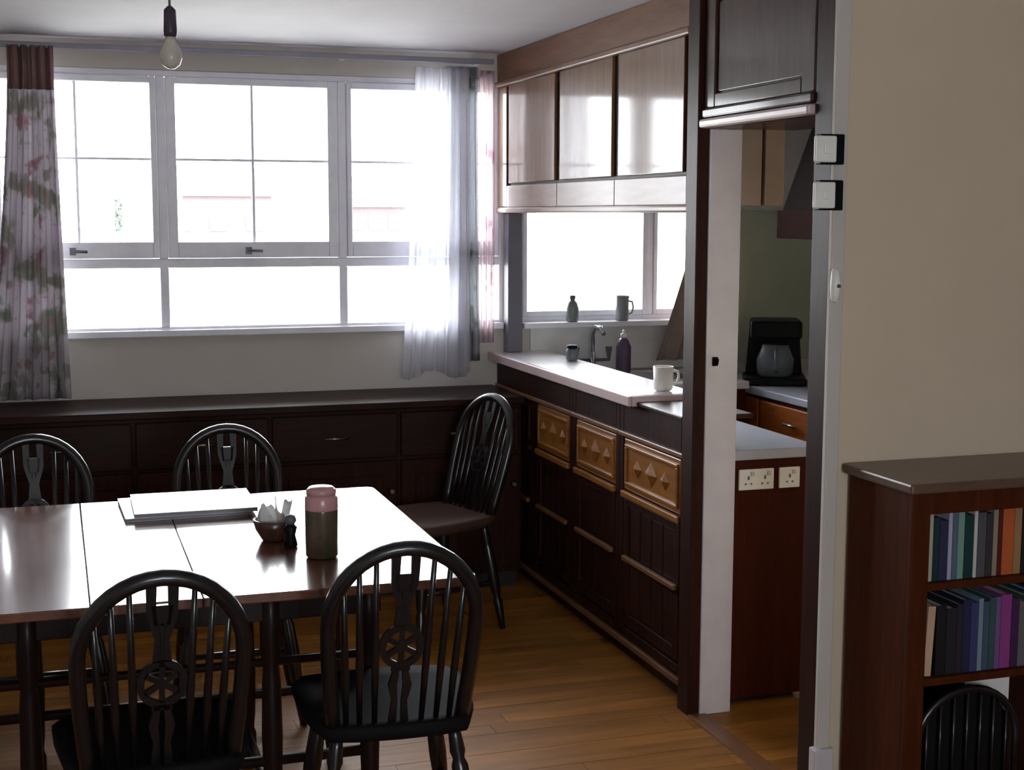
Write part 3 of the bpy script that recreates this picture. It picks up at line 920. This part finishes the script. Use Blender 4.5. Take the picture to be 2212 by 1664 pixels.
    sp.prism([(0.014 * math.cos(2 * PI * k / 10), cz + 0.014 * math.sin(2 * PI * k / 10)) for k in range(10)], lambda u, v, w_: bp(u, v, w_), -th * 1.2, th * 1.2)
    strip([(-0.022, 0.24), (-0.016, 0.29), (-0.034, 0.345), (-0.036, 0.425)], [(-0.004, 0.24), (-0.004, 0.30), (-0.014, 0.35), (-0.012, 0.428)])
    strip([(0.004, 0.24), (0.004, 0.30), (0.014, 0.35), (0.012, 0.428)], [(0.022, 0.24), (0.016, 0.29), (0.034, 0.345), (0.036, 0.425)])
    strip([(-0.018, 0.325), (-0.024, 0.37)], [(0.018, 0.325), (0.024, 0.37)])
    strip([(-0.005, 0.235), (-0.005, 0.33)], [(0.005, 0.235), (0.005, 0.33)])
    sp.build('splat', M['black'], t)
    return t


ch = make_chair()
spots = [((0.175, 3.105), 0.03, 'black wheelback chair pushed in beside the table leg, its back to the open floor'),
         ((0.725, 3.20), -0.06, 'black wheelback chair at the table corner in front of the jug'),
         ((-0.07, 4.41), PI + 0.05, 'black wheelback chair behind the table, farthest from the bar'),
         ((0.52, 4.45), PI - 0.05, 'black wheelback chair behind the table, behind the magazines'),
         ((1.36, 5.16), PI / 2 + 0.35, 'black wheelback chair with brown seat by the sideboard and the bar')]
for i, ((x, y), rz, lb) in enumerate(spots):
    o = ch if i == 0 else copy_tree(ch)
    o.location = (x, y, 0)
    o.rotation_euler = (0, 0, rz)
    o['label'] = lb
    if i == 4:
        for c in o.children:
            if c.name.startswith('seat'):
                c.data = c.data.copy()
                c.data.materials[0] = M['brownseat']
                c['label'] = 'brown seat'

# ------------------------------------------------------------------ things on the table
for k, (x, y, z, rz, wx, wy, hh, lb) in enumerate(((0.335, 4.10, 0.751, 0.03, 0.35, 0.30, 0.010, 'white magazine at the bottom of the pile on the table'),
                                                   (0.36, 4.08, 0.7625, -0.01, 0.34, 0.29, 0.012, 'white magazine on top of the pile on the table'))):
    t = thing('magazine', lb, 'magazine', (x, y, z), rz, 'magazines on the table')
    bx(-wx / 2 + 0.002, wx / 2 - 0.002, -wy / 2 + 0.002, wy / 2 - 0.002, 0.001, hh - 0.001).build('pages', plain('shaded_page_edge', (150, 150, 158), 0.7), t)  # page edges greyed to carry the shadow on the pile's front
    bx(-wx / 2, wx / 2, -wy / 2, wy / 2, hh - 0.001, hh).build('cover', M['glossp'], t)
    bx(-wx / 2, wx / 2, -wy / 2, wy / 2, 0.0, 0.001).build('cover', M['paper'], t)
jr = thing('storage_jar', 'tall brown and green patterned jar with pink lid on the table', 'jar', (0.612, 3.40, 0.751))
M['jar'] = mottled('brown_green_glaze', (104, 84, 72), (66, 74, 48), 18, 0.2, coat=0.5)
M['jarpink'] = mottled('dusty_pink_glaze', (196, 140, 142), (214, 168, 168), 14, 0.25)
MB().lathe([(0.036, 0), (0.040, 0.005), (0.041, 0.06), (0.041, 0.118), (0.040, 0.125)], n=28).build('body', M['jar'], jr)
MB().lathe([(0.0405, 0.12), (0.0415, 0.124), (0.0405, 0.150), (0.036, 0.158)], n=28).build('neck', M['jarpink'], jr)
ld = MB().lathe([(0.037, 0.158), (0.037, 0.170), (0.030, 0.177), (0.001, 0.179)], n=28).build('lid', M['jarpink'], jr)
bw = thing('wooden_bowl', 'dark wooden bowl holding napkins beside the pink-lidded jar', 'bowl', (0.525, 3.62, 0.751))
M['bowl'] = wood('dark_bowl_wood', (60, 40, 36), (84, 58, 50), 'z', 0.35)
MB().lathe([(0.030, 0), (0.034, 0.006), (0.048, 0.03), (0.054, 0.055), (0.050, 0.056), (0.043, 0.032), (0.026, 0.010), (0.001, 0.008)], n=26).build('body', M['bowl'], bw)
nr = random.Random(11)


def napkin(name, label, cx, cy, cz, s, hgt, mat, seed):
    r_ = random.Random(seed)
    q = [r_.uniform(0, 6.28) for _ in range(4)]

    def fn(u, v):
        a = u * 2 * PI
        rr_ = s * (0.35 + 0.65 * v) * (1 + 0.28 * math.sin(3 * a + q[0]) * v)
        return (rr_ * math.cos(a), rr_ * math.sin(a) * 0.8, hgt * v * (0.75 + 0.35 * math.sin(2 * a + q[1]) + 0.15 * math.sin(5 * a + q[2])))
    o = MB().grid(24, 6, fn).build(name, mat, None, solid=0.002, loc=(cx, cy, cz))
    return tag(o, label, 'napkin', 'napkins in the wooden bowl')


napkin('napkin', 'crumpled white napkin in the bowl, on the side near the magazines', 0.505, 3.62, 0.775, 0.024, 0.065, M['tissue'], 1)
napkin('napkin', 'taller crumpled white napkin in the bowl, on the side near the jar', 0.548, 3.625, 0.775, 0.022, 0.075, M['tissue'], 4)
ph = thing('pepper_mill', 'small dark pepper mill in front of the wooden bowl', 'mill', (0.555, 3.53, 0.751))
MB().lathe([(0.016, 0), (0.018, 0.004), (0.012, 0.03), (0.017, 0.05), (0.010, 0.058)], n=16).build('body', M['blackp'], ph)
MB().lathe([(0.010, 0.058), (0.016, 0.068), (0.012, 0.08), (0.001, 0.084)], n=16).build('head', M['greyp'], ph)

# ================================================================== bookcase and books
bk = thing('bookcase', 'red-brown wooden bookcase against the beige wall', 'bookcase', (1.975, 2.90, 0))
BW = 1.10
bx(0.0, 0.028, 0.008, 0.28, 0.0, 0.925).build('side_panel', M['bookwood'], bk, bevel=0.002)
bx(BW - 0.028, BW, 0.008, 0.28, 0.0, 0.925).build('side_panel', M['bookwood'], bk, bevel=0.002)
bx(-0.002, 0.05, -0.012, 0.008, 0.0, 0.925).build('stile', M['bookwood'], bk, bevel=0.003)
bx(BW - 0.05, BW + 0.002, -0.012, 0.008, 0.0, 0.925).build('stile', M['bookwood'], bk, bevel=0.003)
bx(0.05, BW - 0.05, -0.010, 0.008, 0.87, 0.925).build('top_rail', M['bookwood'], bk, bevel=0.003)
bx(-0.02, BW + 0.02, -0.03, 0.284, 0.926, 0.952).build('top', M['booktop'], bk, bevel=0.006)
bx(0.028, BW - 0.028, 0.272, 0.28, 0.02, 0.925).build('back_panel', M['mahog'], bk)
SH = (0.07, 0.444, 0.690)
for z in SH:
    bx(0.028, BW - 0.028, 0.01, 0.272, z - 0.02, z).build('shelf', M['bookwood'], bk, bevel=0.002)
bx(0.05, BW - 0.05, -0.008, 0.008, 0.0, 0.05).build('plinth', M['bookwood'], bk, bevel=0.002)

row1 = [('cream', (178, 176, 150), .012, .19), ('dark teal', (18, 50, 58), .014, .18), ('navy', (44, 46, 78), .020, .17), ('lavender', (176, 170, 198), .009, .20),
        ('slate blue', (84, 106, 124), .012, .20), ('mint green', (120, 158, 144), .015, .19), ('deep green', (10, 56, 52), .022, .18), ('white', (200, 196, 196), .008, .20),
        ('grey', (84, 80, 86), .020, .185), ('charcoal', (52, 50, 52), .016, .18), ('stone', (150, 136, 116), .011, .20), ('maroon', (84, 22, 18), .010, .19),
        ('orange', (190, 92, 46), .028, .205), ('tan', (160, 120, 80), .018, .19), ('black', (24, 22, 24), .02, .18), ('pale blue', (140, 160, 180), .015, .2),
        ('brown', (92, 56, 36), .02, .19), ('red', (140, 40, 36), .016, .18), ('ivory', (204, 196, 176), .014, .19), ('olive', (92, 92, 50), .018, .2)]
row2 = [('peach', (202, 168, 140), .018, .20), ('black', (20, 18, 20), .024, .20), ('smoke black', (34, 32, 38), .024, .19), ('dark plum', (46, 34, 46), .014, .20), ('navy', (34, 36, 72), .018, .21),
        ('indigo', (60, 60, 108), .018, .20), ('pale blue-grey', (120, 140, 156), .011, .21), ('steel blue', (62, 84, 104), .014, .20), ('teal grey', (56, 82, 84), .014, .21),
        ('violet', (110, 84, 134), .012, .21), ('magenta', (142, 60, 132), .026, .215), ('dark purple', (64, 30, 70), .018, .2), ('grey', (100, 98, 100), .02, .19),
        ('green', (60, 90, 60), .018, .2), ('cream', (190, 180, 150), .012, .19), ('blue', (40, 60, 120), .02, .2), ('rust', (140, 70, 40), .02, .19), ('jet black', (22, 22, 22), .02, .2)]


def book(x, z, th_, hh, color, name_c, where, tilt=0.0, dep=0.15):
    t = thing('book', f'{name_c} book standing on the {where} shelf of the bookcase', 'book', (x, 2.925, z), group=f'books on the {where} shelf')
    t.rotation_euler = (0, tilt, 0)
    cm_ = plain('book_cover', color, 0.5)
    cv_ = MB().box(0, 0.0018, 0, dep, 0, hh).box(th_ - 0.0018, th_, 0, dep, 0, hh).box(0.0018, th_ - 0.0018, 0, 0.002, 0, hh)
    cv_.build('cover', cm_, t)
    bx(0.0018, th_ - 0.0018, 0.002, dep - 0.004, 0.003, hh - 0.004).build('pages', M['paper'], t)


for row, z, where in ((row1, SH[2] + 0.001, 'upper'), (row2, SH[1] + 0.001, 'middle')):
    x = 1.975 + 0.07
    for i, (nm, c, th_, hh) in enumerate(row):
        hh *= 0.9
        th_ *= 1.2
        if where == 'middle' and i == 0:
            book(x + 0.001, z + 0.0015, th_, hh, c, 'leaning ' + nm, where, 0.05)
            x += th_ + 0.013
        else:
            book(x, z, th_, hh, c, nm, where)
            x += th_ + 0.0015
        if x > 1.975 + BW - 0.06:
            break
# arched magazine rack in the open lower part
mr_ = thing('magazine_rack', 'dark arched spindle magazine rack in the bottom of the bookcase', 'magazine rack', (2.19, 2.935, SH[0] + 0.001))
for yy in (0.0, 0.16):
    pts = [(-0.15, yy, 0.02)] + [(-0.15 * math.cos(PI * k / 16), yy, 0.19 + 0.135 * math.sin(PI * k / 16)) for k in range(17)] + [(0.15, yy, 0.02)]
    MB().tube(pts, 0.011, 8).build('arch', M['black'], mr_)
    for k in range(7):
        u = -0.12 + 0.04 * k
        MB().tube([(u, yy, 0.02), (u, yy, 0.19 + 0.135 * math.sqrt(max(0, 1 - (u / 0.15) ** 2)))], 0.0045, 6).build('spindle', M['black'], mr_)
bx(-0.165, 0.165, -0.012, 0.172, 0.0, 0.022).build('base', M['black'], mr_, bevel=0.003)
MB().prism([(-0.143, 0.02), (0.143, 0.02)] + [(0.143 * math.cos(PI * k / 16), 0.19 + 0.128 * math.sin(PI * k / 16)) for k in range(17)], lambda u, v, q: (u, q, v), 0.018, 0.026).build('inner_board', M['seat'], mr_)
np_ = MB().prism([(0.0, 0.0), (0.13, 0.0), (0.13, 0.32), (-0.01, 0.322)], lambda u, v, q: (u, q, v), 0.0, 0.012)
tag(np_.build('newspaper', M['paper'], loc=(2.235, 3.0, SH[0] + 0.026)), 'folded white newspaper standing in the magazine rack', 'newspaper')

# ================================================================== fittings on the doorway
for z, c, lb in ((1.765, M['whitep'], 'upper white light switch on a dark box by the doorway'), (1.65, M['whitep'], 'lower white light switch on a dark box by the doorway')):
    t = thing('light_switch', lb, 'switch', (1.862, 3.15, z), group='light switches by the doorway')
    bx(-0.018, 0.05, 0.0, 0.027, -0.038, 0.038).build('back_box', M['blackp'], t, bevel=0.003)
    bx(-0.040, 0.022, -0.010, 0.0, -0.033, 0.033).build('plate', c, t, bevel=0.004)
    bx(-0.016, 0.0, -0.015, -0.010, -0.012, 0.012).build('rocker', M['whitep'], t, bevel=0.002)
t = thing('door_catch', 'small white oval catch on the doorway architrave', 'catch', (1.905, 3.172, 1.42))
MB().tube([(0, 0.004, -0.042), (0, -0.006, -0.036), (0, -0.009, 0), (0, -0.006, 0.036), (0, 0.004, 0.042)], [0.004, 0.011, 0.014, 0.011, 0.004], 10).build('plate', M['whitep'], t)
MB().tube([(0, -0.012, 0), (0, -0.028, 0.0)], 0.005, 8).build('pin', M['chrome'], t)
t = thing('hook', 'small dark brown hook on the white post', 'hook', (1.955, 3.945, 1.145))
bx(-0.010, 0.010, -0.004, 0, -0.014, 0.014).build('plate', M['hood'], t, bevel=0.002)
MB().tube([(0, -0.004, 0), (0, -0.018, -0.004), (0, -0.02, 0.01)], 0.004, 8).build('prong', M['hood'], t)
